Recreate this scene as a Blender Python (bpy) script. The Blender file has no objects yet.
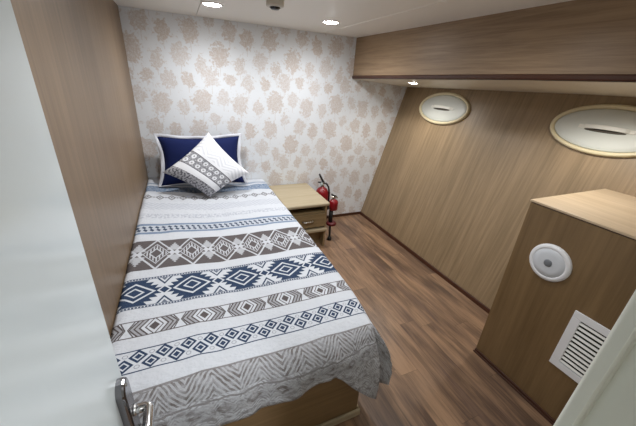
import bpy, bmesh, math, random
from mathutils import Vector, Matrix, noise as mnoise
random.seed(7)
SC = bpy.context.scene
COL = SC.collection

# ------------------------------------------------------------------ helpers
def lin(h):
    if isinstance(h, str):
        h = h.lstrip('#'); c = [int(h[i:i+2], 16)/255 for i in (0, 2, 4)]
    else:
        c = [v/255 for v in h]
    return tuple([(v/12.92 if v <= .04045 else ((v+.055)/1.055)**2.4) for v in c] + [1.0])

def root_loc(o):
    p = Vector((0, 0, 0))
    while o is not None:
        p += o.location; o = o.parent
    return p

def link(name, bm, mat, parent=None, smooth=False, bevel=0, bseg=2, origin=None, recalc=True):
    """Link bm (built in world coordinates) as one mesh object; parent keeps its world place."""
    if recalc:
        bmesh.ops.recalc_face_normals(bm, faces=bm.faces[:])
    off = root_loc(parent) if parent else (Vector(origin) if origin else Vector((0, 0, 0)))
    bmesh.ops.translate(bm, verts=bm.verts[:], vec=-off)
    me = bpy.data.meshes.new(name)
    bm.to_mesh(me); bm.free()
    if smooth:
        for p in me.polygons: p.use_smooth = True
    me.materials.append(mat)
    o = bpy.data.objects.new(name, me); COL.objects.link(o)
    if parent: o.parent = parent
    elif origin: o.location = off
    if bevel:
        md = o.modifiers.new('bevel', 'BEVEL'); md.width = bevel; md.segments = bseg
        md.limit_method = 'ANGLE'; md.angle_limit = math.radians(40)
        if smooth is False:
            for p in me.polygons: p.use_smooth = False
    return o

def tag(o, label, cat, group=None):
    o['label'] = label; o['category'] = cat
    if group: o['group'] = group
    return o

def thing(name, loc, label, cat, group=None):
    o = bpy.data.objects.new(name, None); COL.objects.link(o); o.location = loc
    o.empty_display_size = .1
    return tag(o, label, cat, group)

def struct(o):
    o['kind'] = 'structure'; return o

def box(bm, x0, x1, y0, y1, z0, z1):
    v = [bm.verts.new(p) for p in ((x0,y0,z0),(x1,y0,z0),(x1,y1,z0),(x0,y1,z0),(x0,y0,z1),(x1,y0,z1),(x1,y1,z1),(x0,y1,z1))]
    for f in ((0,3,2,1),(4,5,6,7),(0,1,5,4),(1,2,6,5),(2,3,7,6),(3,0,4,7)):
        bm.faces.new([v[i] for i in f])
    return bm

def B(*a):
    bm = bmesh.new()
    box(bm, *a); return bm

def hexa(bm, pts):
    """8 points: bottom ring of 4 then top ring of 4."""
    v = [bm.verts.new(p) for p in pts]
    for f in ((0,3,2,1),(4,5,6,7),(0,1,5,4),(1,2,6,5),(2,3,7,6),(3,0,4,7)):
        bm.faces.new([v[i] for i in f])
    return bm

def frame_of(axis):
    a = Vector(axis).normalized()
    t = Vector((0, 0, 1)) if abs(a.z) < .9 else Vector((1, 0, 0))
    u = a.cross(t).normalized(); w = a.cross(u)
    return a, u, w

def lathe(bm, origin, axis, prof, seg=32, u=None, sx=1.0, sy=1.0):
    """prof: list of (radius, height along axis); radii scaled by sx, sy."""
    a, uu, w = frame_of(axis)
    if u is not None:
        uu = Vector(u).normalized(); w = a.cross(uu)
    O = Vector(origin); rings = []
    for r, h in prof:
        if r < 1e-6:
            rings.append([bm.verts.new(O+a*h)])
        else:
            rings.append([bm.verts.new(O+a*h+uu*(r*sx*math.cos(2*math.pi*k/seg))+w*(r*sy*math.sin(2*math.pi*k/seg))) for k in range(seg)])
    for r0, r1 in zip(rings, rings[1:]):
        for k in range(seg):
            k2 = (k+1) % seg
            if len(r0) == 1 and len(r1) == 1: continue
            if len(r0) == 1: bm.faces.new((r0[0], r1[k], r1[k2]))
            elif len(r1) == 1: bm.faces.new((r0[k], r1[0], r0[k2]))
            else: bm.faces.new((r0[k], r1[k], r1[k2], r0[k2]))
    return bm

def tube(bm, pts, r, seg=12, closed=False):
    pts = [Vector(p) for p in pts]; n = len(pts); rings = []
    prev = None
    rr = r if isinstance(r, (list, tuple)) else [r]*n
    for i, p in enumerate(pts):
        if closed: d = pts[(i+1) % n]-pts[i-1]
        else: d = pts[min(i+1, n-1)]-pts[max(i-1, 0)]
        d.normalize()
        if prev is None:
            _, u, w = frame_of(d)
        else:
            u = (prev-d*prev.dot(d)).normalized(); w = d.cross(u)
        prev = u
        rings.append([bm.verts.new(p+u*(rr[i]*math.cos(2*math.pi*k/seg))+w*(rr[i]*math.sin(2*math.pi*k/seg))) for k in range(seg)])
    m = n if closed else n-1
    for i in range(m):
        a, b = rings[i], rings[(i+1) % n]
        for k in range(seg):
            k2 = (k+1) % seg
            bm.faces.new((a[k], a[k2], b[k2], b[k]))
    if not closed:
        bm.faces.new(rings[0]); bm.faces.new(rings[-1])
    return bm

# ------------------------------------------------------- node expression kit
class G:
    """small arithmetic on shader sockets"""
    nt = None
    def __init__(s, v): s.v = v
    @staticmethod
    def op(kind, *a):
        n = G.nt.nodes.new('ShaderNodeMath'); n.operation = kind
        for i, x in enumerate(a):
            if isinstance(x, G): x = x.v
            if isinstance(x, (int, float)): n.inputs[i].default_value = x
            else: G.nt.links.new(x, n.inputs[i])
        return G(n.outputs[0])
    def __add__(s, o): return G.op('ADD', s, o)
    __radd__ = __add__
    def __sub__(s, o): return G.op('SUBTRACT', s, o)
    def __rsub__(s, o): return G.op('SUBTRACT', o, s)
    def __mul__(s, o): return G.op('MULTIPLY', s, o)
    __rmul__ = __mul__
    def __truediv__(s, o): return G.op('DIVIDE', s, o)
    def __lt__(s, o): return G.op('LESS_THAN', s, o)
    def __gt__(s, o): return G.op('GREATER_THAN', s, o)
def gabs(a): return G.op('ABSOLUTE', a)
def gmin(a, b): return G.op('MINIMUM', a, b)
def gmax(a, b): return G.op('MAXIMUM', a, b)
def rep(a, P, c=0.0): return G.op('PINGPONG', a-c, P/2)      # distance to the nearest repeat
def within(a, lo, hi): return (a > lo)*(a < hi)
def sstep(a, lo, hi):
    n = G.nt.nodes.new('ShaderNodeMapRange'); n.interpolation_type = 'SMOOTHSTEP'
    G.nt.links.new(a.v, n.inputs[0]); n.inputs[1].default_value = lo; n.inputs[2].default_value = hi
    return G(n.outputs[0])
def mixc(f, a, b):
    n = G.nt.nodes.new('ShaderNodeMix'); n.data_type = 'RGBA'
    for sock, x in ((n.inputs[0], f), (n.inputs[6], a), (n.inputs[7], b)):
        if isinstance(x, G): x = x.v
        if isinstance(x, (int, float, tuple)): sock.default_value = x
        else: G.nt.links.new(x, sock)
    return n.outputs[2]
def noise(vec, scale, detail=3, rough=.55, dist=0):
    n = G.nt.nodes.new('ShaderNodeTexNoise')
    n.inputs['Scale'].default_value = scale; n.inputs['Detail'].default_value = detail
    n.inputs['Roughness'].default_value = rough; n.inputs['Distortion'].default_value = dist
    if vec is not None: G.nt.links.new(vec, n.inputs['Vector'])
    return G(n.outputs[0])
def mapping(vec, scale=(1,1,1), rot=(0,0,0), loc=(0,0,0)):
    n = G.nt.nodes.new('ShaderNodeMapping')
    n.inputs['Scale'].default_value = scale; n.inputs['Rotation'].default_value = rot; n.inputs['Location'].default_value = loc
    G.nt.links.new(vec, n.inputs['Vector']); return n.outputs[0]
def coord(kind='Object'):
    return G.nt.nodes.new('ShaderNodeTexCoord').outputs[kind]
def split(vec):
    n = G.nt.nodes.new('ShaderNodeSeparateXYZ'); G.nt.links.new(vec, n.inputs[0])
    return G(n.outputs[0]), G(n.outputs[1]), G(n.outputs[2])
def join(x, y, z):
    n = G.nt.nodes.new('ShaderNodeCombineXYZ')
    for i, a in enumerate((x, y, z)):
        if isinstance(a, G): G.nt.links.new(a.v, n.inputs[i])
        else: n.inputs[i].default_value = a
    return n.outputs[0]
def bump(h, strength=.2, dist=.002):
    n = G.nt.nodes.new('ShaderNodeBump'); n.inputs['Strength'].default_value = strength; n.inputs['Distance'].default_value = dist
    G.nt.links.new(h.v if isinstance(h, G) else h, n.inputs['Height']); return n.outputs[0]

def material(name, rough=.5, metal=0, spec=.5, coat=0):
    m = bpy.data.materials.new(name); m.use_nodes = True
    G.nt = m.node_tree
    b = m.node_tree.nodes['Principled BSDF']
    b.inputs['Roughness'].default_value = rough; b.inputs['Metallic'].default_value = metal
    b.inputs['Specular IOR Level'].default_value = spec
    b.inputs['Coat Weight'].default_value = coat
    return m, b
def setc(b, c):
    if isinstance(c, tuple): b.inputs['Base Color'].default_value = c
    else: G.nt.links.new(c, b.inputs['Base Color'])

def plain(name, col, rough=.5, metal=0, spec=.5, var=.04, scale=30, coat=0):
    """plain paint, plastic or metal with faint procedural mottling"""
    m, b = material(name, rough, metal, spec, coat)
    c = lin(col) if not isinstance(col, tuple) or len(col) == 3 else col
    n = noise(coord(), scale, 2)
    d = tuple([v*(1-var*2) for v in c[:3]]+[1])
    setc(b, mixc(n, d, c))
    return m

def oak(name, light, dark, axis='z', rough=.42, scale=1.0, board=0):
    """straight-grained oak veneer; grain runs along axis"""
    m, b = material(name, rough, 0, .45)
    co = coord()
    k = {'x': (1.2, 26, 26), 'y': (26, 1.2, 26), 'z': (26, 26, 1.2), 'hull': (1.2, 26, 1.2)}[axis]
    n1 = noise(mapping(co, tuple(v*scale for v in k)), 1.6, 5, .6, .4)
    k2 = tuple(v*scale*(4.5 if v > 5 else 2.5) for v in k)
    n2 = noise(mapping(co, k2), 1.5, 3, .6)
    k3 = tuple(v*scale*(.22 if v > 5 else .35) for v in k)
    n3 = noise(mapping(co, k3), 1.3, 2, .5)
    f = sstep(n1*.55+n2*.25+n3*.35, .38, .78)
    setc(b, mixc(f, lin(dark), lin(light)))
    G.nt.links.new(bump(n2, .08, .001), b.inputs['Normal'])
    return m

# ------------------------------------------------------------------ materials
M = {}
M['oak_wall'] = oak('oak_veneer_upright', '#877159', '#6f5c47', 'z')
M['oak_hull'] = oak('oak_veneer_hull', '#998367', '#7a684f', 'hull')
M['oak_soffit'] = oak('oak_veneer_lengthwise', '#9f876b', '#7e6750', 'y')
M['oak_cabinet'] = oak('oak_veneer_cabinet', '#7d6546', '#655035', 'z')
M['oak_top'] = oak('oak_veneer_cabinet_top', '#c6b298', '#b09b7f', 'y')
M['oak_pale'] = oak('pale_oak_nightstand', '#b6a98f', '#a19276', 'x')
M['oak_drawer'] = oak('oak_drawer_front', '#978362', '#7f6b4c', 'x')
M['oak_bed'] = oak('oak_bed_base', '#8c7351', '#745c3d', 'x')
M['mahogany'] = plain('mahogany_moulding', '#48291b', .3, var=.15)
M['white_ceiling'] = plain('off_white_ceiling_panel', '#efece5', .4, var=.01)
M['white_lining'] = plain('off_white_lining', '#d8d0bf', .4, var=.01)
M['white_paint'] = plain('white_wall_paint', '#dcdcd6', .5, var=.01)
M['frame_paint'] = plain('cream_white_frame_paint', '#f0f2e8', .3, var=.02)
M['door_gloss'] = plain('white_gloss_door_laminate', '#e1ebee', .16, var=.01, scale=6)
M['chrome'] = plain('polished_steel', '#c9c9c9', .16, 1, var=.03)
M['chrome_dark_reflection'] = plain('polished_steel_dark_reflection', '#86868a', .2, 1, var=.03)  # plate steel darkened in colour for the dark floor it reflects
M['chrome_dull'] = plain('brushed_steel', '#b8b4ae', .3, 1, var=.05)
M['white_plastic'] = plain('white_plastic', '#e2e3e6', .35, var=.01)
M['grille'] = plain('pale_grey_speaker_grille', '#ccd0d6', .5, var=.03, scale=200)
M['grey_plastic'] = plain('grey_plastic', '#70747a', .45)
M['vent_shade'] = plain('painted_vent_shade', '#15140f', .8)  # near-black colour puts in the shade behind the vent slats
M['louvre'] = plain('white_louvre_paint', '#d9d9d4', .4, var=.01)
M['cream_rim'] = plain('cream_porthole_rim', '#cec3a3', .35, var=.02)
M['cover_white'] = plain('white_porthole_cover', '#c5c9c5', .4, var=.01)
M['slot_shade'] = plain('shadowed_grip_recess', '#4a443b', .6)
M['navy'] = plain('navy_cotton', '#131f4e', .85, spec=.2, var=.08, scale=120)
M['flange'] = plain('white_pillow_border', '#cfd2da', .85, spec=.2, var=.06, scale=90)
M['mattress'] = plain('white_mattress_ticking', '#d5d5d5', .9)
M['red'] = plain('red_enamel', '#840f1a', .3, var=.06)
M['red_dark'] = plain('red_plastic', '#5d1016', .45)
M['black'] = plain('black_rubber', '#121215', .5)
M['gauge'] = plain('pale_gauge_plastic', '#b9c4c4', .3)
M['detector'] = plain('warm_grey_detector_plastic', '#d2cdc2', .45, var=.01)
M['dark_lens'] = plain('black_glossy_lens', '#08080c', .15)
M['ring_white'] = plain('white_enamel_ring', '#e6e4de', .35, var=.01)

def emitter(name, col, s):
    m, b = material(name)
    b.inputs['Base Color'].default_value = col
    b.inputs['Emission Color'].default_value = col; b.inputs['Emission Strength'].default_value = s
    return m
M['lamp_lens'] = emitter('lit_lamp_lens', (1, .98, .95, 1), 110)

# wallpaper : repeating trees, foliage and thin trunks on a pale ground
def wallpaper():
    m, b = material('tree_print_wallpaper', .6, 0, .3)
    co = coord(); x, y, z = split(co)
    w1 = noise(mapping(co, (1,1,1)), 30, 3, .65); w2 = noise(mapping(co, (1,1,1), loc=(7,3,5)), 30, 3, .65)
    u = x+(w1-.5)*.10; v = z+(w2-.5)*.10
    TW, TH = .66, .78
    trees = [(.05,.10,.068,.085),(.20,.03,.045,.070),(.36,.12,.076,.100),(.53,.05,.052,.070),(.14,.28,.072,.095),(.29,.37,.045,.060),
             (.45,.31,.062,.080),(.60,.26,.056,.080),(.03,.47,.050,.065),(.19,.53,.080,.098),(.37,.56,.054,.070),(.52,.50,.074,.098),
             (.09,.69,.050,.06),(.28,.72,.062,.08),(.44,.72,.045,.055),(.60,.69,.058,.076)]
    d = None; t = None; h = None
    for i, (cx, cz, rx, rz) in enumerate(trees):
        du = rep(u, TW, cx); dv = rep(v, TH, cz)
        e = (du/rx)*(du/rx)+(dv/rz)*(dv/rz)
        hx_ = du*0+(i*7 % 5)/5.0
        h = hx_ if h is None else h+(hx_-h)*(e < d)
        d = e if d is None else gmin(d, e)
        tr = (rep(x+(w1-.5)*.02, TW, cx) < .003)*(rep(z, TH, cz-rz*1.25) < rz*.4)
        t = tr if t is None else gmax(t, tr)
    n2 = noise(mapping(co, (1,1,1), loc=(1,2,9)), 85, 4, .65)
    n5 = noise(mapping(co, (1,1,1), loc=(6,1,3)), 40, 2, .5)
    leaf = 1-sstep(d+(n2-.5)*1.6+(n5-.5)*2.4, .70, 1.15)
    inner = sstep(noise(co, 95, 3, .6), .38, .60)
    stray = sstep(noise(mapping(co, (1,1,1), loc=(4,0,2)), 24, 4, .65), .57, .66)*sstep(n2, .40, .56)*.55
    f = gmin(gmax(gmax(leaf*(.30+inner*.42+h*.25), t*.4), stray), 1.0)
    big = noise(co, 2.2, 1)
    tint = mixc(big, lin('#bdb1aa'), lin('#c6bab1'))
    setc(b, mixc(f, lin('#dce0e5'), tint))
    return m
M['wallpaper'] = wallpaper()

def floor_mat():
    m, b = material('walnut_plank_floor', .33, 0, .5)
    co = coord(); x, y, z = split(co)
    pw = .125
    idx = G.op('FLOOR', x/pw)
    jit = G.op('FRACT', G.op('SINE', idx*12.9898)*43758.5453)
    yy = y+jit*1.3
    seg = G.op('FLOOR', yy/1.1)
    tone = G.op('FRACT', G.op('SINE', idx*78.233+seg*37.719)*9631.77)
    vec = join(x*14+tone*30, yy*1.5, tone*9)
    n1 = noise(vec, 1.5, 5, .62, .9)
    n2 = noise(join(x*95, yy*4.5, tone*5), 1.2, 4, .6)
    n3 = noise(join(x*4.5, yy*1.3, tone*2), 1.4, 2, .5)
    f = sstep(n1*.42+n2*.22+n3*.42+(tone-.5)*.12, .38, .68)
    c = mixc(f, lin('#544135'), lin('#9b7c61'))
    n4 = noise(join(x*11+3, yy*1.1, 2), 1.2, 3, .5)
    c = mixc(sstep(n4, .52, .72)*.55, c, lin('#5a4640'))
    gx = rep(x, pw, 0.0) < .0009
    gy = rep(yy, 1.1, 0.0) < .0010
    c = mixc(gmax(gx, gy)*.5, c, lin('#352318'))
    setc(b, c)
    b.inputs['Roughness'].default_value = .36
    G.nt.links.new(bump(n2, .06, .001), b.inputs['Normal'])
    return m
M['floor'] = floor_mat()

# woven coverlet: bands of printed motifs, in metres across (u) and along (v)
def coverlet_mat():
    m, b = material('printed_bedspread_cotton', .9, 0, .15)
    uv = coord('UV'); u, v, _ = split(uv)
    wob = noise(mapping(uv, (1,1,1)), 5, 1)
    v = v+(wob-.5)*.012
    u = u+(noise(mapping(uv, (1,1,1), loc=(3,8,0)), 5, 1)-.5)*.012
    fine = noise(uv, 260, 2)
    navy = None; taupe = None; grey = None
    def acc(a, bb): return bb if a is None else gmax(a, bb)
    # head end blotchy band and slate band
    slate = within(v, 2.715, 2.85)*(.45+sstep(noise(mapping(uv, (1, 2.2, 1)), 55, 2), .4, .6)*.6)
    slate = gmax(slate, within(v, 2.88, 2.93)*.6)
    # small diamonds row
    du = rep(u, .083, .195); dv = gabs(v-2.575)
    dm = (du/.034+dv/.056)
    sm = within(dm, .50, 1.0)*.8; sm = gmax(sm, dm < .28)
    taupe = acc(taupe, sm*.85)
    du2 = rep(u, .083, .2365)
    taupe = acc(taupe, ((du2/.012+dv/.017) < 1)*.6)
    # pale chevrons
    zz = rep(u, .13, 0)*.9
    cv = G.op('PINGPONG', v-2.385+zz, .016)
    grey = acc(grey, within(v, 2.325, 2.45)*(cv > .009)*.45)
    # pale smudged row
    grey = acc(grey, within(v, 2.175, 2.245)*sstep(noise(mapping(uv, (1.6, 1, 1)), 42, 2), .42, .6)*.5)
    # slate lines with tiny navy zigzag between
    grey2 = gmax(within(v, 2.065, 2.092), within(v, 1.958, 1.982))*.85
    dvz = gabs(v-2.023)
    sk = rep(u+(v-2.023)*.25, .035, 0)
    navy = acc(navy, ((sk/.013+gabs(dvz-.017)/.019) < 1)*.92)
    grey2 = gmax(grey2, (dvz < .036)*.22)
    # wide taupe band with stepped diamonds
    vc, hb, P, c0 = 1.7205, .1475, .179, -.205
    inb = gabs(v-vc) < hb
    du = rep(u, P, c0); dg = P/2-du; dv = gabs(v-vc)
    d = du/.062+dv/.100
    zig = du/.0895+dv/.1475                      # diamond lattice
    ink = inb*.96
    wht = (gabs(zig-1.0) < .065)                 # lattice lines
    wht = gmax(wht, (gabs(d-1.0) < .05)*.9)
    wht = gmax(wht, (gabs(d-.50) < .06))
    hat = within(d, .55, .90)*(G.op('PINGPONG', u, .0075) > .0042)
    wht = gmax(wht, hat*.9)
    wht = gmax(wht, ((gabs(dg-.012)/.017+dv/.028) < 1)*1.0)
    pal = ((dg/.055+dv/.112+(G.op('PINGPONG', v, .008)-.004)*22) < .98)*within(dv, .026, .2)
    wht = gmax(wht, pal*.75)
    taupe = acc(taupe, ink*(1-gmin(wht, 1.0)*.9))
    # wide navy band with stepped medallions
    vc, hb, P, c0 = 1.392, .1115, .24, -.277
    dv = gabs(v-vc); du = rep(u, P, c0); dg = P/2-du
    sv = G.op('FLOOR', dv/.0234); fr = G.op('FRACT', dv/.0234)
    stepped = (du < (.1165-(sv+.5)*.0200+(fr-.5)*.014))*(dv < .0935)
    ring = within(du/.082+dv/.068, .86, 1.04)
    ring2 = within(du/.036+dv/.032, .8, 1.12)
    nv = stepped*(1-gmax(ring, ring2))
    # little diamond and triangles in the gaps
    gd = dg/.021+dv/.024
    nv = gmax(nv*(gd > 1.5), gd < 1.0)
    tri = dg/.034+(.094-dv)/.052
    nv = gmax(nv, within(tri, .72, 1.0)*(dv < .094)); nv = gmax(nv, (tri < .42)*(dv < .094)*.8)
    edge = within(dv, .0955, .1115)
    dots = (rep(u, .0125, 0) < .0042)*within(dv, .099, .108)
    lines = gmax(within(dv, .0945, .0975), within(dv, .1085, .1115))
    nv = gmax(nv, gmax(dots, lines)*.95)
    navy = acc(navy, nv)
    # taupe chevron band
    vc, hb, P, c0 = 1.152, .047, .184, -.186
    dv = gabs(v-vc); du = rep(u, P, c0)
    e = du+dv*.62
    band = dv < hb
    ch = within(e, .064, .070); ch = gmax(ch, within(e, .080, .087)); ch = gmax(ch, within(e, .046, .053)); ch = gmax(ch, within(e, .028,.033))
    gp = ((P/2-du) < (.008+dv*.44))
    body = band*(1-gp)
    tp = body*gmax(ch*1.0, within(e, .05, .085)*.5)
    tp = gmax(tp, ((du/.019+dv/.026) < 1)*.98)
    tp = gmax(tp, within(dv, hb-.004, hb+.002)*.9)
    tp = gmax(tp, band*within((P/2-du)-dv*.44, .002, .0075)*.95)
    taupe = acc(taupe, tp)
    # blue diamonds in two offset rows between thin lines
    P = .0813
    def dia(cx, cy):
        du = rep(u, P, cx); dv = gabs(v-cy); q = du/.030+dv/.0335
        return gmax(within(q, .62, 1.0), q < .40)
    nv = gmax(dia(-.229, .998), dia(-.269, .960))
    def small(cx, cy):
        du = rep(u, P, cx); dv = gabs(v-cy); q = G.op('SQRT', du*du+dv*dv)
        return within(q, .0065, .0092)*.55
    nv = gmax(nv, gmax(small(-.269, 1.008), small(-.229, .947)))
    nv = gmax(nv, gmax(within(v, 1.0275, 1.033), within(v, .921, .9265)))
    navy = acc(navy, nv)
    # taupe zigzag end with worn print
    keep = v
    v = v+(noise(mapping(uv, (1,1,1), loc=(9,4,0)), 16, 2)-.5)*.030*(v < .84)
    zz = rep(u+(noise(mapping(uv, (1,1,1), loc=(1,7,0)), 12, 2)-.5)*.03, .17, 0)*1.1
    q = G.op('PINGPONG', v-.8+zz, .0105)
    worn = sstep(noise(mapping(uv, (1, 1, 1), loc=(2, 2, 2)), 34, 3), .30, .66)
    t1 = within(v, .762, .846)*gmax((q > .0050)*(.46+worn*.38), .34)
    t1 = gmax(t1, within(v, .842, .849)*.7)
    blot = sstep(noise(mapping(uv, (.8, 1.6, 1), loc=(5, 1, 2)), 26, 4, .65), .40, .64)
    q2 = G.op('PINGPONG', v+rep(u, .07, .02)*.8, .007)
    t2 = (v < .762)*gmax(blot*.66, (q2 > .004)*(.15+worn*.5))
    t2 = gmax(t2, (v < .762)*.14)
    ov = rep(u, .105, .03)/.032+gabs(v-.712)/.020
    t2 = gmax(t2, within(v, .685, .740)*(.30+blot*.2+within(ov, .35, 1.0)*worn*.45))
    t2 = gmax(t2, within(v, .745, .752)*.7)
    side = (u > .735)*(v > .86)*.0
    foot = gmax(t1, t2)
    worn2 = .86+fine*.2
    c = mixc(gmin(grey*worn2, 1.0), lin('#c7cbd2'), lin('#888fa2'))
    c = mixc(gmin(gmax(slate, grey2)*worn2, 1.0), c, lin('#56708f'))
    c = mixc(gmin(taupe*worn2, 1.0), c, lin('#4b4241'))
    c = mixc(gmin(navy*worn2, 1.0), c, lin('#17304f'))
    c = mixc(gmin(foot*worn2, 1.0), c, lin('#4f4137'))
    setc(b, c)
    wr = noise(mapping(uv, (1, 1.4, 1)), 22, 3, .55)
    puck = noise(mapping(uv, (1, 1.3, 1)), 60, 2, .5)
    G.nt.links.new(bump(wr*.8+fine*.10+puck*.45, .6, .012), b.inputs['Normal'])
    return m
M['coverlet'] = coverlet_mat()

def cushion_mat():
    m, b = material('printed_cushion_cotton', .9, 0, .15)
    uv = coord('UV'); q, p, _ = split(uv)        # p from 0 (upper right side) to 1 (lower left side), q along the bands
    f = None
    zz = rep(q, .36, .1)*.9
    r = G.op('PINGPONG', p-zz*.75, .040)
    pale = within(p, .03, .375)*(r > .020)*.26
    dk = within(p, .44, .70)
    row = G.op('PINGPONG', p-.505, .0655)        # two rows of ring flowers
    P = .135
    du = rep(q, P, 0)
    c1 = G.op('SQRT', du*du+(p-.508)*(p-.508)); c2 = G.op('SQRT', rep(q, P, P*.5)*rep(q, P, P*.5)+(p-.632)*(p-.632))
    cc = gmin(c1, c2)
    white = within(cc, .017, .044)
    mott = sstep(noise(mapping(uv, (1, 1, 1)), 44, 2), .36, .56)
    ink = dk*(1-white*(.55+mott*.45))*(.40+mott*.42)
    ink = gmax(ink, gmax(within(p, .432, .446), within(p, .694, .708))*.95)
    low = (p > .83)*(.5+sstep(noise(uv, 30, 2), .45, .6)*.45)
    ink = gmax(ink, low)
    c = mixc(pale, lin('#e3e5ea'), lin('#8b909e'))
    c = mixc(gmin(ink, 1.0), c, lin('#474650'))
    setc(b, c)
    G.nt.links.new(bump(noise(uv, 120, 2), .12, .003), b.inputs['Normal'])
    return m
M['cushion'] = cushion_mat()

# ------------------------------------------------------------------ measurements (metres, camera stands at x=0 y=0)
XL, YB, ZC = -.345, 2.982, 1.944         # left wall, back wall, ceiling
HX0, HT = 1.984, .2714                   # hull wall: x = HX0 + HT*z (flares outwards)
XS = 1.680                               # overhead bulkhead face
def hx(z): return HX0+HT*z

# ------------------------------------------------------------------ room shell
struct(link('floor', B(-1.3, 2.75, -1.35, 3.1, -.08, 0), M['floor']))
bm = bmesh.new()
for x0, x1 in ((-1.3, .1955), (.1985, 1.303), (1.306, 2.75)):
    box(bm, x0, x1, -1.35, 3.1, ZC, ZC+.03)
box(bm, 1.298, 1.311, -1.35, YB, ZC-.003, ZC+.002)
box(bm, -1.3, 2.75, -1.35, 3.1, ZC+.03, ZC+.07)
struct(link('ceiling', bm, M['white_ceiling'], bevel=.0015))
struct(link('wall_back', B(-.45, 2.75, YB, 3.1, 0, ZC), M['wallpaper']))
bm = bmesh.new()
def xl(y): return -.333-.006*(YB-y)/2.9      # the panelling runs very slightly out of square
hexa(bm, [(XL-.12, .085, 0), (xl(.085), .085, 0), (xl(YB), YB, 0), (XL-.12, YB, 0), (XL-.12, .085, ZC), (xl(.085), .085, ZC), (xl(YB), YB, ZC), (XL-.12, YB, ZC)])
struct(link('wall_left', bm, M['oak_wall']))
bm = bmesh.new()
hexa(bm, [(hx(0), -.02, 0), (hx(0)+.08, -.02, 0), (hx(0)+.08, YB, 0), (hx(0), YB, 0),
          (hx(ZC), -.02, ZC), (hx(ZC)+.08, -.02, ZC), (hx(ZC)+.08, YB, ZC), (hx(ZC), YB, ZC)])
struct(link('wall_right', bm, M['oak_hull']))
# front wall with the doorway, the camera looks in through it
YF, YF0 = .082, -.04
DX0, DX1 = -.236, .352                  # clear opening of the doorway
bm = bmesh.new()
box(bm, -1.3, DX0-.03, YF0, YF, 0, ZC)
box(bm, DX1+.035, 2.75, YF0, YF, 0, ZC)
box(bm, DX0-.03, DX1+.035, YF0, YF, 1.89, ZC)
struct(link('wall_front', bm, M['white_paint']))
# passage outside the door
bm = bmesh.new()
box(bm, -1.3, 2.75, -1.35, -1.25, 0, ZC); box(bm, -1.4, -1.3, -1.35, YF, 0, ZC); box(bm, 2.65, 2.75, -1.25, YF0, 0, ZC)
struct(link('wall_passage', bm, M['white_paint']))

# baseboards
bm = bmesh.new(); box(bm, .66, HX0+.01, YB-.014, YB, 0, .032)
struct(link('baseboard_back', bm, M['mahogany'], bevel=.004))
bm = bmesh.new()
hexa(bm, [(hx(0)-.016, .86, 0), (hx(0), .86, 0), (hx(0), YB-.014, 0), (hx(0)-.016, YB-.014, 0),
          (hx(.03)-.014, .86, .03), (hx(.03), .86, .03), (hx(.03), YB-.014, .03), (hx(.03)-.014, YB-.014, .03)])
struct(link('baseboard_right', bm, M['mahogany'], bevel=.003))

# doorway frame (cream), right post with rounded nose and a rebate
bm = bmesh.new()
NX, NY = .360, .0838
prof = [(NX+.05, NY)]
for k in range(7):
    a = math.radians(90+15*k); prof.append((NX+.0045+.0045*math.cos(a), NY-.0045+.0045*math.sin(a)))
prof += [(NX, NY-.0135), (NX+.004, NY-.0160), (NX+.0115, NY-.0168), (NX+.0115, YF0), (NX+.05, YF0)]
rings = []
for z in (0, 1.89):
    rings.append([bm.verts.new((x, y, z)) for x, y in prof])
n = len(prof)
for k in range(n):
    bm.faces.new((rings[0][k], rings[0][(k+1) % n], rings[1][(k+1) % n], rings[1][k]))
bm.faces.new(rings[0][::-1]); bm.faces.new(rings[1])
box(bm, DX0-.03, DX0, YF0, YF, 0, 1.89)
box(bm, DX0, NX, YF0, YF, 1.865, 1.89)
struct(link('trim_1', bm, M['frame_paint']))

# door, swung fully open into the room, its gloss face towards us
FX, FY = -.1955, .62                     # face plane and free edge
door = struct(link('door_1', B(FX-.036, FX, .084, FY, .012, 1.862), M['door_gloss'], bevel=.003, bseg=3))
hy, hz = .572, .797                      # spindle
bm = bmesh.new()
W, z0, z1 = .0265, hz-.125, hz+.101      # long rounded plate
ring = []
for k in range(13):
    a = math.pi*k/12; ring.append((hy+W*math.cos(a), z1-W+W*math.sin(a)))
for k in range(13):
    a = math.pi+math.pi*k/12; ring.append((hy+W*math.cos(a), z0+W+W*math.sin(a)))
lv = []
for x, s in ((FX-.001, 1.0), (FX+.012, 1.0), (FX+.016, .93), (FX+.0185, .78)):
    lv.append([bm.verts.new((x, hy+(y-hy)*s, (z0+z1)/2+(z-(z0+z1)/2)*(1-(1-s)*.17))) for y, z in ring])
for a, c in zip(lv, lv[1:]):
    for k in range(len(ring)):
        k2 = (k+1) % len(ring); bm.faces.new((a[k], a[k2], c[k2], c[k]))
bm.faces.new(lv[0]); bm.faces.new(lv[-1])
plate = link('handle_plate', bm, M['chrome_dark_reflection'], door, smooth=False)
bm = bmesh.new()
lathe(bm, (FX+.017, hy, hz), (1, 0, 0), [(0, 0), (.0135, 0), (.0135, .006), (.0095, .010), (.0095, .012), (0, .012)], 24)
tube(bm, [(FX+.012, hy, hz), (FX+.030, hy, hz), (FX+.045, hy, hz), (FX+.050, hy-.003, hz), (FX+.051, hy-.010, hz), (FX+.051, hy-.05, hz-.001), (FX+.049, hy-.10, hz-.002), (FX+.043, hy-.118, hz-.002)],
     [.0115, .0115, .0115, .0118, .0118, .0115, .0105, .008], 16)
link('lever_handle', bm, M['chrome'], plate, smooth=True)
bm = bmesh.new()
lathe(bm, (FX+.0180, hy, hz-.07), (1, 0, 0), [(.009, 0), (.009, .003), (.0, .003)], 20)
link('keyhole', bm, M['black'], plate)
bm = bmesh.new()
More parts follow.
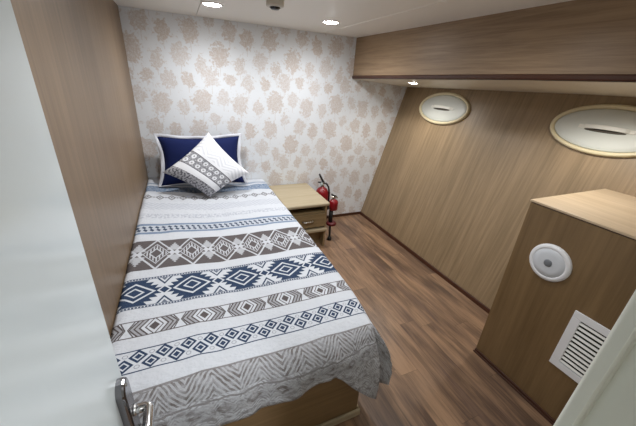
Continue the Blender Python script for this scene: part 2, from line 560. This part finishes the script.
lathe(bm, (FX+.0180, hy, hz+.088), (1, 0, 0), [(0.004, 0), (.004, .002), (0, .003)], 12)
link('screw', bm, M['chrome_dull'], plate)

# overhead bulkhead along the ship's side: oak face, dark edge moulding, pale sloping underside
def zi(y): return 1.572+.0165*(YB-max(y, .8))       # lower edge at the face
def zo(y): return 1.530+.0150*(YB-max(y, 1.2))       # where the underside meets the hull
ys = [YB, 2.5, 2.0, 1.6, 1.2, YF]
def sweep(secs):
    bm = bmesh.new(); rr = [[bm.verts.new(p) for p in s] for s in secs]
    n = len(secs[0])
    for a, c in zip(rr, rr[1:]):
        for k in range(n): bm.faces.new((a[k], a[(k+1) % n], c[(k+1) % n], c[k]))
    bm.faces.new(rr[0]); bm.faces.new(rr[-1][::-1]); return bm
def xs(y): return XS+.024*(YB-y)                     # the face follows the ship's side in plan
soff = struct(link('trim_2', sweep([[(xs(y), y, zi(y)+.031), (xs(y), y, ZC), (xs(y)+.022, y, ZC), (xs(y)+.022, y, zi(y)+.031)] for y in ys]), M['oak_soffit']))
link('edge_moulding', sweep([[(xs(y)-.004, y, zi(y)+.003), (xs(y)-.008, y, zi(y)+.010), (xs(y)-.008, y, zi(y)+.025), (xs(y)-.003, y, zi(y)+.031), (xs(y)+.024, y, zi(y)+.031), (xs(y)+.024, y, zi(y))] for y in ys]), M['mahogany'], soff)
link('underside_panel', sweep([[(xs(y)+.002, y, zi(y)), (xs(y)+.024, y, zi(y)+.012), (hx(zo(y))+.005, y, zo(y)+.012), (hx(zo(y)), y, zo(y))] for y in ys]), M['white_lining'], soff)

# ------------------------------------------------------------------ lights let into ceiling and bulkhead, plus added unseen lights
def downlight(x, y, z, label, nrm=(0, 0, -1), r=.054, grp='lit round downlights'):
    t = thing('downlight', (x, y, z), label, 'ceiling light', grp)
    bm = bmesh.new(); lathe(bm, (x, y, z), nrm, [(r*1.0, -.004), (r*1.0, .003), (r*1.12, .006), (r*1.28, .004), (r*1.32, 0)], 32)
    link('trim_ring', bm, M['ring_white'], t, smooth=True)
    bm = bmesh.new(); lathe(bm, (x, y, z), nrm, [(r*.99, .001), (r*.9, .005), (r*.6, .008), (0, .010)], 32)
    link('lens', bm, M['lamp_lens'], t, smooth=True)
    return t
downlight(.265, 2.412, ZC, 'bright round ceiling downlight above the bed pillows')
downlight(1.12, 2.405, ZC, 'bright round ceiling downlight beside the wooden overhead bulkhead corner')
def spot(name, loc, power, ang=125, blend=.5, rad=.04, col=(1, .97, .93), target=None):
    l = bpy.data.lights.new(name, 'SPOT'); l.energy = power; l.spot_size = math.radians(ang); l.spot_blend = blend
    l.shadow_soft_size = rad; l.color = col
    o = bpy.data.objects.new(name, l); COL.objects.link(o); o.location = loc
    d = (Vector(target)-Vector(loc)) if target else Vector((0, 0, -1))
    o.rotation_euler = d.to_track_quat('-Z', 'Y').to_euler()
    return o
COOL = (.96, .98, 1.0)
spot('downlight_beam_head', (.265, 2.412, ZC-.03), 29, 170, 1, col=COOL)
spot('downlight_beam_corner', (1.12, 2.405, ZC-.03), 29, 170, 1, col=COOL)
spot('unseen_beam_door', (.265, 1.15, ZC-.03), 34, 170, 1, col=COOL)  # assumed ceiling lamp out of view; light only, no fixture
spot('unseen_beam_middle', (1.12, 1.15, ZC-.03), 24, 170, 1, col=COOL)  # second unseen ceiling lamp, also assumed and without a fixture
# lamp in the bulkhead underside: x=1.97, y=2.36
def under(x, y):
    t = (x-xs(y))/(hx(zo(y))-xs(y)); return zi(y)*(1-t)+zo(y)*t
nrm = Vector((-.045, 0, -.72)).normalized()
nrm = Vector((-(zi(2.3)-zo(2.3)), 0, -(hx(zo(2.3))-xs(2.3)))).normalized()
lx = 1.93
LY1, LY2 = 2.33, .93
downlight(lx, LY1, under(lx, LY1), 'small bright lamp in the pale bulkhead underside beside the far porthole cover', tuple(nrm), .040)
spot('bulkhead_beam_aft', (lx, LY1, under(lx, LY1)-.015), 17, 150, .7, .03, col=(1, .95, .86))
spot('bulkhead_beam_near', (lx, LY2, under(lx, LY2)-.015), 17, 150, .7, .03, col=(1, .95, .86))
spot('passage_fill_light', (.46, -.55, ZC-.02), 68, 150, .7, .05, col=COOL)  # added light in the unseen passage, brightens the door face

# ceiling detector
DXc, DYc = .548, 1.93
t = thing('smoke_detector', (DXc, DYc, ZC), 'grey ceiling detector with black lens between the two downlights', 'detector')
bm = bmesh.new(); lathe(bm, (DXc, DYc, ZC), (0, 0, -1), [(0, 0), (.058, 0), (.058, .012), (.05, .018), (0, .018)], 32)
link('mounting_base', bm, M['detector'], t, smooth=False, bevel=.002)
bm = bmesh.new(); lathe(bm, (DXc, DYc, ZC), (0, 0, -1), [(.052, .016), (.050, .048), (.042, .053), (0, .053)], 32)
link('housing', bm, M['detector'], t, smooth=False, bevel=.002)
bm = bmesh.new(); lathe(bm, (DXc, DYc, ZC), (0, 0, -1), [(.030, .050), (.030, .056), (.020, .064), (0, .066)], 24)
link('lens', bm, M['dark_lens'], t, smooth=True)

# ------------------------------------------------------------------ porthole covers on the hull wall
def porthole(yc, zc, label):
    RY, RS = .316, .152
    up = Vector((HT, 0, 1)).normalized(); nn = Vector((-1, 0, HT)).normalized(); al = Vector((0, 1, 0))
    O = Vector((hx(zc), yc, zc))
    t = thing('porthole_cover', O, label, 'porthole', 'oval porthole covers')
    def ov(bm, prof, seg=64):
        rings = []
        for inset, h in prof:
            if inset is None: rings.append([bm.verts.new(O+nn*h)]); continue
            rings.append([bm.verts.new(O+nn*h+al*((RY-inset)*math.cos(2*math.pi*k/seg))+up*((RS-inset)*math.sin(2*math.pi*k/seg))) for k in range(seg)])
        for a, c in zip(rings, rings[1:]):
            for k in range(seg):
                k2 = (k+1) % seg
                if len(c) == 1: bm.faces.new((a[k], a[k2], c[0]))
                else: bm.faces.new((a[k], a[k2], c[k2], c[k]))
        return bm
    link('rim', ov(bmesh.new(), [(0, .0003), (0, .014), (.003, .022), (.010, .026), (.019, .025), (.025, .019), (.027, .010), (.027, .0003)]), M['cream_rim'], t, smooth=True)
    cv = link('cover_panel', ov(bmesh.new(), [(.027, .004), (.029, .013), (.034, .017), (.06, .0185), (.10, .020), (.149, .021), (None, .021)]), M['cover_white'], t, smooth=True)
    # grip: flat patch coloured as slot shade, arched bar and two end pads
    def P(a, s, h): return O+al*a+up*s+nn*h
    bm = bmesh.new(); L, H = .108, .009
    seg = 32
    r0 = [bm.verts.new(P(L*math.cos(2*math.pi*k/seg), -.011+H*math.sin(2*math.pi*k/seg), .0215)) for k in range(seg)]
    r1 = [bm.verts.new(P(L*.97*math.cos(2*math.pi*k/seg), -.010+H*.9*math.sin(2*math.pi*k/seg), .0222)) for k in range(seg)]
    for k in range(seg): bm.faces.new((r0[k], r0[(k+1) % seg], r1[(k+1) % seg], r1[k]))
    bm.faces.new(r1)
    link('grip_shade_patch', bm, M['slot_shade'], cv)
    bm = bmesh.new(); secs = []
    for k in range(13):
        a = -.118+.236*k/12; f = math.sin(math.pi*k/12)
        hh = .022+.024*f**.6
        secs.append([P(a, -.004, hh), P(a, .018, hh-.003), P(a, .021, max(.019, hh-.012)), P(a, -.005, max(.019, hh-.006))])
    rr = [[bm.verts.new(p) for p in s] for s in secs]
    for a, c in zip(rr, rr[1:]):
        for k in range(4): bm.faces.new((a[k], a[(k+1) % 4], c[(k+1) % 4], c[k]))
    bm.faces.new(rr[0]); bm.faces.new(rr[-1][::-1])
    for s in (-1, 1):
        a = s*.130
        hexa(bm, [P(a-.016, -.008, .018), P(a+.016, -.008, .018), P(a+.016, .018, .018), P(a-.016, .018, .018),
                  P(a-.013, -.005, .024), P(a+.013, -.005, .024), P(a+.013, .015, .024), P(a-.013, .015, .024)])
    link('grip_bar', bm, M['louvre'], cv)
    return t
porthole(2.330, 1.357, 'white oval porthole cover on the wood wall nearest the wallpaper')
porthole(1.003, 1.362, 'white oval porthole cover on the wood wall above the boxed cabinet')

# ------------------------------------------------------------------ boxed cabinet at right
XC, YC, HC = 1.580, .850, 1.050
t = thing('boxed_cabinet', (1.9, .5, 0), 'oak veneer boxed cabinet with pale top standing against the sloping wood wall', 'cabinet')
bm = bmesh.new()
e = .002
hexa(bm, [(XC, YF+.002, 0), (hx(0)-e, YF+.002, 0), (hx(0)-e, YC, 0), (XC, YC, 0),
          (XC, YF+.002, HC-.016), (hx(HC-.016)-e, YF+.002, HC-.016), (hx(HC-.016)-e, YC, HC-.016), (XC, YC, HC-.016)])
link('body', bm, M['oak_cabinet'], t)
bm = bmesh.new()
hexa(bm, [(XC+.003, YF+.002, HC-.016), (hx(HC-.016)-e, YF+.002, HC-.016), (hx(HC-.016)-e, YC-.003, HC-.016), (XC+.003, YC-.003, HC-.016),
          (XC+.003, YF+.002, HC-.011), (hx(HC-.011)-e, YF+.002, HC-.011), (hx(HC-.011)-e, YC-.003, HC-.011), (XC+.003, YC-.003, HC-.011)])
link('shadow_gap', bm, M['mahogany'], t)
bm = bmesh.new()
hexa(bm, [(XC-.004, YF+.002, HC-.011), (hx(HC-.011)-e, YF+.002, HC-.011), (hx(HC-.011)-e, YC+.004, HC-.011), (XC-.004, YC+.004, HC-.011),
          (XC-.004, YF+.002, HC), (hx(HC)-e, YF+.002, HC), (hx(HC)-e, YC+.004, HC), (XC-.004, YC+.004, HC)])
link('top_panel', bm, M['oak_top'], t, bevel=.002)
bm = bmesh.new(); box(bm, XC-.010, XC, YF+.002, YC, 0, .026); box(bm, XC-.018, XC-.010, YF+.002, YC+.003, 0, .011)
link('base_moulding', bm, M['mahogany'], t, bevel=.003)

# round speaker on the cabinet face
sc = (XC, .668, .787)
t = thing('round_speaker', sc, 'white round speaker with grey centre on the upper cabinet face', 'speaker')
bm = bmesh.new(); lathe(bm, sc, (-1, 0, 0), [(.094, 0), (.094, .005), (.090, .011), (.082, .014), (.074, .0145), (.072, .012)], 48)
link('outer_ring', bm, M['white_plastic'], t, smooth=True)
bm = bmesh.new(); lathe(bm, sc, (-1, 0, 0), [(.073, .012), (.072, .0135), (.045, .0155), (.02, .0165), (0, .0165)], 48)
link('grille', bm, M['grille'], t, smooth=True)
bm = bmesh.new(); lathe(bm, sc, (-1, 0, 0), [(.019, .0150), (.018, .0185), (.012, .0205), (0, .021)], 32)
link('centre_cap', bm, M['grey_plastic'], t, smooth=True)

# air vent
v0, v1, w0, w1 = .215, .496, .307, .636
t = thing('air_vent', (XC, (v0+v1)/2, (w0+w1)/2), 'white louvred air vent low on the cabinet face beside the door frame', 'vent')
fw = .036
bm = bmesh.new()
for a in ((v0, v1, w0, w0+fw), (v0, v1, w1-fw, w1), (v0, v0+fw, w0+fw, w1-fw), (v1-fw, v1, w0+fw, w1-fw)):
    box(bm, XC-.009, XC, *a)
link('frame', bm, M['white_plastic'], t, bevel=.002)
link('backing', B(XC-.0015, XC-.0005, v0+fw, v1-fw, w0+fw, w1-fw), M['vent_shade'], t)
ns = 11
for k in range(ns):
    zc = w0+fw+(k+.5)*(w1-w0-2*fw)/ns
    bm = bmesh.new()
    y0, y1 = v0+fw, v1-fw
    hexa(bm, [(XC-.002, y0, zc+.0020), (XC-.002, y1, zc+.0020), (XC-.009, y1, zc-.0065), (XC-.009, y0, zc-.0065),
              (XC-.002, y0, zc+.0035), (XC-.002, y1, zc+.0035), (XC-.010, y1, zc-.0045), (XC-.010, y0, zc-.0045)])
    link('louvre', bm, M['louvre'], t)

# ------------------------------------------------------------------ bed
t = thing('bed', (.16, 1.9, 0), 'oak boxed single bed built against the left wood wall', 'bed')
link('base', B(-.331, .650, .780, YB-.002, .0, .42), M['oak_bed'], t, bevel=.006)
bm = bmesh.new(); box(bm, -.331, .664, .766, .780, 0, .045); box(bm, .650, .664, .780, YB-.016, 0, .045)
link('base_moulding', bm, M['oak_pale'], t, bevel=.005)
link('mattress', B(-.329, .655, .835, YB-.006, .42, .543), M['mattress'], t, bevel=.03, bseg=4)

# coverlet: one cloth, flat on top, falling over the foot and the right side, corner hanging in a fold
def pl(tab, x):
    if x <= tab[0][0]: return tab[0][1:]
    for a, c in zip(tab, tab[1:]):
        if x <= c[0]:
            f = (x-a[0])/(c[0]-a[0]); f2 = f*f*(3-2*f)*.5+f*.5
            return tuple(p+(q-p)*f2 for p, q in zip(a[1:], c[1:]))
    return tab[-1][1:]
ZT, EX, EY, XW = .560, .703, .812, -.330
FOOT = [(-.33, -.33, .722, .380), (-.15, -.15, .718, .385), (0, 0, .722, .385), (.10, .10, .716, .384), (.19, .19, .724, .388), (.31, .31, .716, .402), (.40, .40, .722, .415), (.47, .47, .715, .424), (.51, .505, .712, .393), (.58, .56, .708, .325), (.703, .645, .704, .235)]
CORN = [(0, .645, .704, .235), (.22, .706, .712, .168), (.40, .712, .742, .215), (.52, .722, .757, .235), (.72, .770, .716, .235), (.86, .772, .752, .245), (1, .772, .812, .262)]
SIDE = [(.812, .772, .812, .262), (.95, .752, .95, .27), (1.1, .762, 1.1, .28), (1.3, .752, 1.3, .27), (1.6, .758, 1.6, .28), (2.2, .752, 2.2, .28), (2.28, .735, 2.28, .30), (2.972, .735, 2.972, .30)]
def top_z(x, y):
    z = ZT
    de = min(EX-x, y-EY)
    z -= .006*math.exp(-max(de, 0)/.03)
    z += (.052+.030*max(0, min(1, (y-1.35)/.9)))*(max(0, .22-x)/.55)**1.6 - .012*math.exp(-((x-XW)/.014)**2)
    z += .010*math.exp(-((y-2.75)/.22)**2)*mnoise.noise(Vector((x*9, y*13, 4.2)))
    z += .005*mnoise.noise(Vector((x*5, y*4, .3)))+.0035*mnoise.noise(Vector((x*12, y*10, 1.3)))
    z += .003*math.exp(-((y-2.15)/.5)**2)
    return z
def skirt(E, Hm, k):
    hf = 1-(1-k)**2.6; vf = k**1.35
    p = Vector((E[0]+(Hm[0]-E[0])*hf, E[1]+(Hm[1]-E[1])*hf, E[2]+(Hm[2]-E[2])*vf))
    w = .012*k*mnoise.noise(Vector((p.x*9, p.y*9, p.z*5)))+.006*k*mnoise.noise(Vector((p.x*22, p.y*22, p.z*9)))
    return p+Vector((w*.6, -w, 0))
NS, NT, KS, KF = 90, 170, 14, 14
ss = [XW+(EX-XW)*i/NS for i in range(NS+1)]+[('k', (i+1)/KS) for i in range(KS)]
tt = [('k', 1-i/KF) for i in range(KF)]+[EY+(YB-.006-EY)*j/NT for j in range(NT+1)]
bm = bmesh.new(); grid = []; uvs = {}
def skew(u, y):
    f = max(0, min(1, (u-XL)/1.04)); amp = .060 if y > 1.2 else max(.028, .060-.085*(1.2-y))
    return amp+.040*max(0, (-.03-u)/.30)
def wobv(u, y): return y+skew(u, y)
for tv in tt:
    row = []
    for sv in ss:
        kt = tv[1] if isinstance(tv, tuple) else 0
        ks = sv[1] if isinstance(sv, tuple) else 0
        if not kt and not ks:
            p = Vector((sv+(xl(tv)+.003-XW)*max(0, 1-(sv-XW)/.4), tv, top_z(sv, tv))); c = (sv, tv)
        elif kt and not ks:
            Hm = pl(FOOT, sv); E = (sv, EY, top_z(sv, EY)); p = skirt(E, Hm, kt); c = (sv, EY-kt*max(.13, E[2]-Hm[2]+.03))
        elif ks and not kt:
            Hm = pl(SIDE, tv); E = (EX, tv, top_z(EX, tv)); p = skirt(E, Hm, ks); c = (EX+ks*.33, tv)
        else:
            k = max(ks, kt)
            q = .5*ks/kt if kt >= ks else 1-.5*kt/ks
            Hm = pl(CORN, q); E = (EX, EY, top_z(EX, EY)); p = skirt(E, Hm, k); c = (EX+ks*.33, EY-kt*.36)
        p.x += .012*max(0, min(1, (p.y-1.0)/.3))*max(0, min(1, (p.x-.45)/.25))
        p.x -= .030*math.exp(-((p.y-.80)/.12)**2)*max(0, min(1, (p.x-.45)/.25))*max(0, min(1, (p.z-.15)/.35))
        v = bm.verts.new(p); uvs[v] = (c[0], wobv(c[0], c[1])); row.append(v)
    grid.append(row)
ul = bm.loops.layers.uv.new('UVMap')
for a, c in zip(grid, grid[1:]):
    for k in range(len(a)-1):
        f = bm.faces.new((a[k], a[k+1], c[k+1], c[k]))
        for l in f.loops: l[ul].uv = uvs[l.vert]
cov = link('bedspread', bm, M['coverlet'], smooth=True, origin=(.16, 1.9, .56))
md = cov.modifiers.new('thickness', 'SOLIDIFY'); md.thickness = .007; md.offset = -1
tag(cov, 'white bedspread with navy and taupe tribal bands draped over the bed', 'bedspread')

# ------------------------------------------------------------------ pillows
def pillow(corners, thick, nrm_hint, n=28, pinch=.10, flange=0.0, sub=None):
    """corners: TL, TR, BR, BL. returns bmesh with UV; pinch pulls the sides in between the corners."""
    TL, TR, BR, BL = [Vector(c) for c in corners]
    N = (TR-TL).cross(BL-TL).normalized()
    if N.dot(Vector(nrm_hint)) < 0: N = -N
    bm = bmesh.new(); ul = bm.loops.layers.uv.new('UVMap'); uvs = {}
    lo, hi = (-flange, 1+flange)
    def pos(a, c):
        aa = a-.5; cc = c-.5
        pa = .5+aa*(1-pinch*(1-4*cc*cc) if abs(cc) <= .5 else 1); pc = .5+cc*(1-pinch*(1-4*aa*aa) if abs(aa) <= .5 else 1)
        top = TL.lerp(TR, pa); bot = BL.lerp(BR, pa)
        return top+(bot-top)*pc
    side = []
    for s in (1, -1):
        g = []
        for j in range(n+1):
            r = []
            for i in range(n+1):
                a = i/n; c = j/n
                prof = (max(0, 1-(2*a-1)**4)*max(0, 1-(2*c-1)**4))**.62
                wr = 1+.10*mnoise.noise(Vector((a*4, c*4, s)))
                v = bm.verts.new(pos(a, c)+N*(s*(thick*.5*prof*wr+.002)))
                uvs[v] = (a, c); r.append(v)
            g.append(r)
        side.append(g)
        for j in range(n):
            for i in range(n):
                f = bm.faces.new((g[j][i], g[j][i+1], g[j+1][i+1], g[j+1][i]))
                for l in f.loops: l[ul].uv = uvs[l.vert]
    f0, f1 = side
    per = [(0, i) for i in range(n)]+[(j, n) for j in range(n)]+[(n, n-i) for i in range(n)]+[(n-j, 0) for j in range(n)]
    for a, c in zip(per, per[1:]+per[:1]):
        f = bm.faces.new((f0[a[0]][a[1]], f0[c[0]][c[1]], f1[c[0]][c[1]], f1[a[0]][a[1]]))
        for l in f.loops: l[ul].uv = uvs[l.vert]
    return bm, pos, N

# navy sham with white border, leaning on the back wall
SH = [(-.203, 2.868, 1.022), (.476, 2.868, 1.022), (.490, 2.735, .606), (-.218, 2.735, .630)]
t = thing('bed_pillow', (.13, 2.74, .575), 'navy blue pillow with white border leaning against the wallpaper', 'pillow')
bm, pos, N = pillow(SH, .135, (0, -1, .3), pinch=.12)
link('pillow_case', bm, M['navy'], t, smooth=True)
bm = bmesh.new(); seg = 24; bw = .036
inner, outer = [], []
cor = [Vector(c) for c in SH]; ctr = sum(cor, Vector())/4
def side_pts(a, c, m=seg):
    return [(a[0]+(c[0]-a[0])*k/m, a[1]+(c[1]-a[1])*k/m) for k in range(m)]
uvp = side_pts((0,0),(1,0))+side_pts((1,0),(1,1))+side_pts((1,1),(0,1))+side_pts((0,1),(0,0))
up_v = (cor[0]-cor[3]).normalized(); rt_v = (cor[1]-cor[0]).normalized()
rows = []
for h, sgn in ((0.004, 1), (-.004, 1)):
    for fr in (0.0, .5, 1.0):
        r = []
        for k, (a, c) in enumerate(uvp):
            b0 = pos(a, c)
            ox = (a-.5)*2; oy = (.5-c)*2
            fx = max(-1, min(1, ox*1.0)) if abs(ox) > .92 else ox*.0+ (ox/.92)**9
            fy = (oy/.92)**9 if abs(oy) <= .92 else max(-1, min(1, oy))
            bot = .35 if c > .9 else 1.0
            wv = .010*fr*math.sin(a*17+c*13)
            r.append(bm.verts.new(b0+rt_v*(fx*bw*.8*fr)+up_v*(fy*bw*.72*fr*bot)+N*(h+wv)))
        rows.append(r)
nn_ = len(uvp)
order = [rows[0], rows[1], rows[2], rows[5], rows[4], rows[3]]
for a, c in zip(order, order[1:]+order[:1]):
    for k in range(nn_):
        bm.faces.new((a[k], a[(k+1) % nn_], c[(k+1) % nn_], c[k]))
link('border', bm, M['flange'], t, smooth=True)

# patterned cushion standing on one corner
# corners given as: upper, right, lower, left -> bands run parallel to the upper-right side
CU = [(.200, 2.742, 1.074), (.505, 2.598, .740), (.150, 2.498, .582), (-.180, 2.572, .794)]
bm, pos, N = pillow(CU, .135, (0, -1, .4), pinch=.085)
cu = link('throw_cushion', bm, M['cushion'], smooth=True, origin=(.15, 2.51, .58))
tag(cu, 'white cushion with grey printed bands standing on its corner before the navy pillow', 'cushion')

# ------------------------------------------------------------------ nightstand
NX0, NX1, NYF, NYB, NZ = .775, 1.194, 2.350, YB-.018, .482
t = thing('nightstand', ((NX0+NX1)/2, 2.66, 0), 'pale oak nightstand with open niche and drawer between bed and extinguishers', 'nightstand')
bm = B(NX0-.005, NX1+.018, NYF-.004, NYB, NZ-.036, NZ)
link('top', bm, M['oak_pale'], t, bevel=.014, bseg=4)
for x0, x1 in ((NX0, NX0+.018), (NX1-.018, NX1)):
    link('side_panel', B(x0, x1, NYF+.018, NYB, 0, NZ-.036), M['oak_drawer'], t)
link('back_panel', B(NX0+.018, NX1-.018, NYB-.012, NYB, .02, NZ-.036), M['oak_drawer'], t)
link('niche_floor', B(NX0+.018, NX1-.018, NYF+.03, NYB-.012, .372, .384), M['oak_drawer'], t)
dr = link('drawer', B(NX0+.020, NX1-.020, NYF+.010, NYF+.36, .232, .368), M['oak_drawer'], t, bevel=.003)
hxm = (NX0+NX1)/2
bm = bmesh.new()
hc = hxm+.012
tube(bm, [(hc-.05, NYF+.012, .305), (hc-.048, NYF-.006, .305), (hc-.035, NYF-.014, .305), (hc+.035, NYF-.014, .305), (hc+.048, NYF-.006, .305), (hc+.05, NYF+.012, .305)], .0055, 10)
link('handle', bm, M['chrome_dull'], dr, smooth=True)
link('bottom_shelf', B(NX0-.002, NX1+.010, NYF-.006, NYB-.012, .176, .212), M['oak_pale'], t, bevel=.012, bseg=4)
link('plinth', B(NX0+.018, NX1-.018, NYF+.10, NYF+.115, 0, .176), M['oak_drawer'], t)

# ------------------------------------------------------------------ fire extinguishers
def extinguisher():
    x, y = 1.366, 2.868
    t = thing('fire_extinguisher', (x, y, 0), 'red fire extinguisher with black lever behind the nightstand corner', 'fire extinguisher')
    bm = bmesh.new(); r = .074
    lathe(bm, (x, y, 0), (0, 0, 1), [(0, 0), (r*.9, 0), (r, .008), (r, .37), (r*.93, .40), (r*.7, .43), (r*.36, .447), (.018, .455), (.018, .465), (0, .465)], 36)
    link('cylinder', bm, M['red'], t, smooth=True)
    bm = bmesh.new(); lathe(bm, (x, y, .463), (0, 0, 1), [(0, 0), (.020, 0), (.020, .02), (.015, .026), (.015, .048), (0, .048)], 20)
    vl = link('valve', bm, M['chrome_dull'], t)
    bm = bmesh.new(); lathe(bm, (x-.016, y-.012, .492), (-.7, -.7, .1), [(0, 0), (.017, 0), (.017, .012), (0, .014)], 20)
    link('gauge', bm, M['gauge'], vl)
    bm = bmesh.new()
    tube(bm, [(x+.012, y-.004, .505), (x-.005, y, .528), (x-.030, y, .572), (x-.046, y, .602)], [.011, .012, .012, .010], 10)
    tube(bm, [(x+.004, y-.006, .502), (x-.020, y-.006, .508), (x-.058, y-.006, .512)], [.009, .009, .007], 10)
    link('lever', bm, M['black'], vl, smooth=True)
    bm = bmesh.new()
    tube(bm, [(x+.014, y-.008, .497), (x+.040, y-.02, .490), (x+.062, y-.03, .455), (x+.074, y-.032, .39), (x+.076, y-.032, .30), (x+.074, y-.03, .18)], .010, 10)
    link('hose', bm, M['black'], t, smooth=True)
extinguisher()
def small_extinguisher():
    x, y = 1.306, 2.470
    t = thing('extinguisher_stand', (x, y, 0), 'small red bottle and valve on a thin black upright at nightstand right side', 'fire extinguisher')
    bx = x+.008
    bm = bmesh.new(); lathe(bm, (bx, y, .345), (0, 0, 1), [(0, 0), (.036, 0), (.044, .008), (.045, .085), (.036, .104), (.018, .114), (.014, .122), (0, .122)], 32)
    link('bottle', bm, M['red'], t, smooth=True)
    bm = bmesh.new(); lathe(bm, (bx-.006, y, .462), (0, 0, 1), [(0, 0), (.013, 0), (.013, .03), (0, .03)], 16)
    tube(bm, [(bx-.034, y-.004, .487), (bx+.0, y-.008, .484), (bx+.030, y-.004, .476)], .008, 10)
    link('valve', bm, M['chrome_dull'], t)
    bm = bmesh.new(); tube(bm, [(bx-.03, y+.004, .515), (bx-.008, y, .500), (bx+.018, y, .490), (bx+.036, y, .470)], .008, 10)
    link('lever', bm, M['black'], t, smooth=True)
    bm = bmesh.new(); tube(bm, [(x-.012, y, .350), (x-.012, y, .19)], .021, 16); tube(bm, [(x-.012, y, .20), (x-.006, y, .02)], .011, 12)
    link('upright', bm, M['black'], t, smooth=True)
    bm = bmesh.new(); lathe(bm, (x, y, .178), (0, 0, 1), [(0, 0), (.046, 0), (.053, .006), (.053, .024), (.042, .034), (0, .036)], 32)
    link('collar', bm, M['red_dark'], t, smooth=True)
    bm = bmesh.new(); lathe(bm, (x-.006, y, 0), (0, 0, 1), [(0, 0), (.022, 0), (.024, .006), (.020, .030), (.012, .038), (0, .038)], 20)
    link('foot', bm, M['black'], t, smooth=True)
small_extinguisher()

# ------------------------------------------------------------------ world, camera, view
w = bpy.data.worlds.new('world'); w.use_nodes = True; SC.world = w
w.node_tree.nodes['Background'].inputs[0].default_value = (.5, .52, .55, 1)
w.node_tree.nodes['Background'].inputs[1].default_value = .05

yaw, pit, roll, F = .435145476, .415640307, .0667956540, 298.393113
cy, sy, cp, sp, cr, sr = math.cos(yaw), math.sin(yaw), math.cos(pit), math.sin(pit), math.cos(roll), math.sin(roll)
f = Vector((sy*cp, cy*cp, -sp)); r = Vector((cy, -sy, 0)); u = r.cross(f)
r2 = r*cr+u*sr; u2 = u*cr-r*sr
cam = bpy.data.cameras.new('camera'); cam.sensor_width = 36; cam.sensor_fit = 'HORIZONTAL'; cam.lens = F/636*36
cam.clip_start = .01
co = bpy.data.objects.new('camera', cam); COL.objects.link(co)
m = Matrix((r2, u2, -f)).transposed().to_4x4(); m.translation = Vector((0, 0, 1.53))
co.matrix_world = m
SC.camera = co

vs = SC.view_settings
SC.display_settings.display_device = 'sRGB'
vs.view_transform = 'Standard'; vs.look = 'None'; vs.exposure = 0.0; vs.gamma = 1.0; vs.use_curve_mapping = False
cy_ = SC.cycles
cy_.use_denoising = True
cy_.max_bounces = 8; cy_.diffuse_bounces = 5; cy_.glossy_bounces = 4
cy_.caustics_reflective = False; cy_.caustics_refractive = False
cy_.sample_clamp_indirect = 6
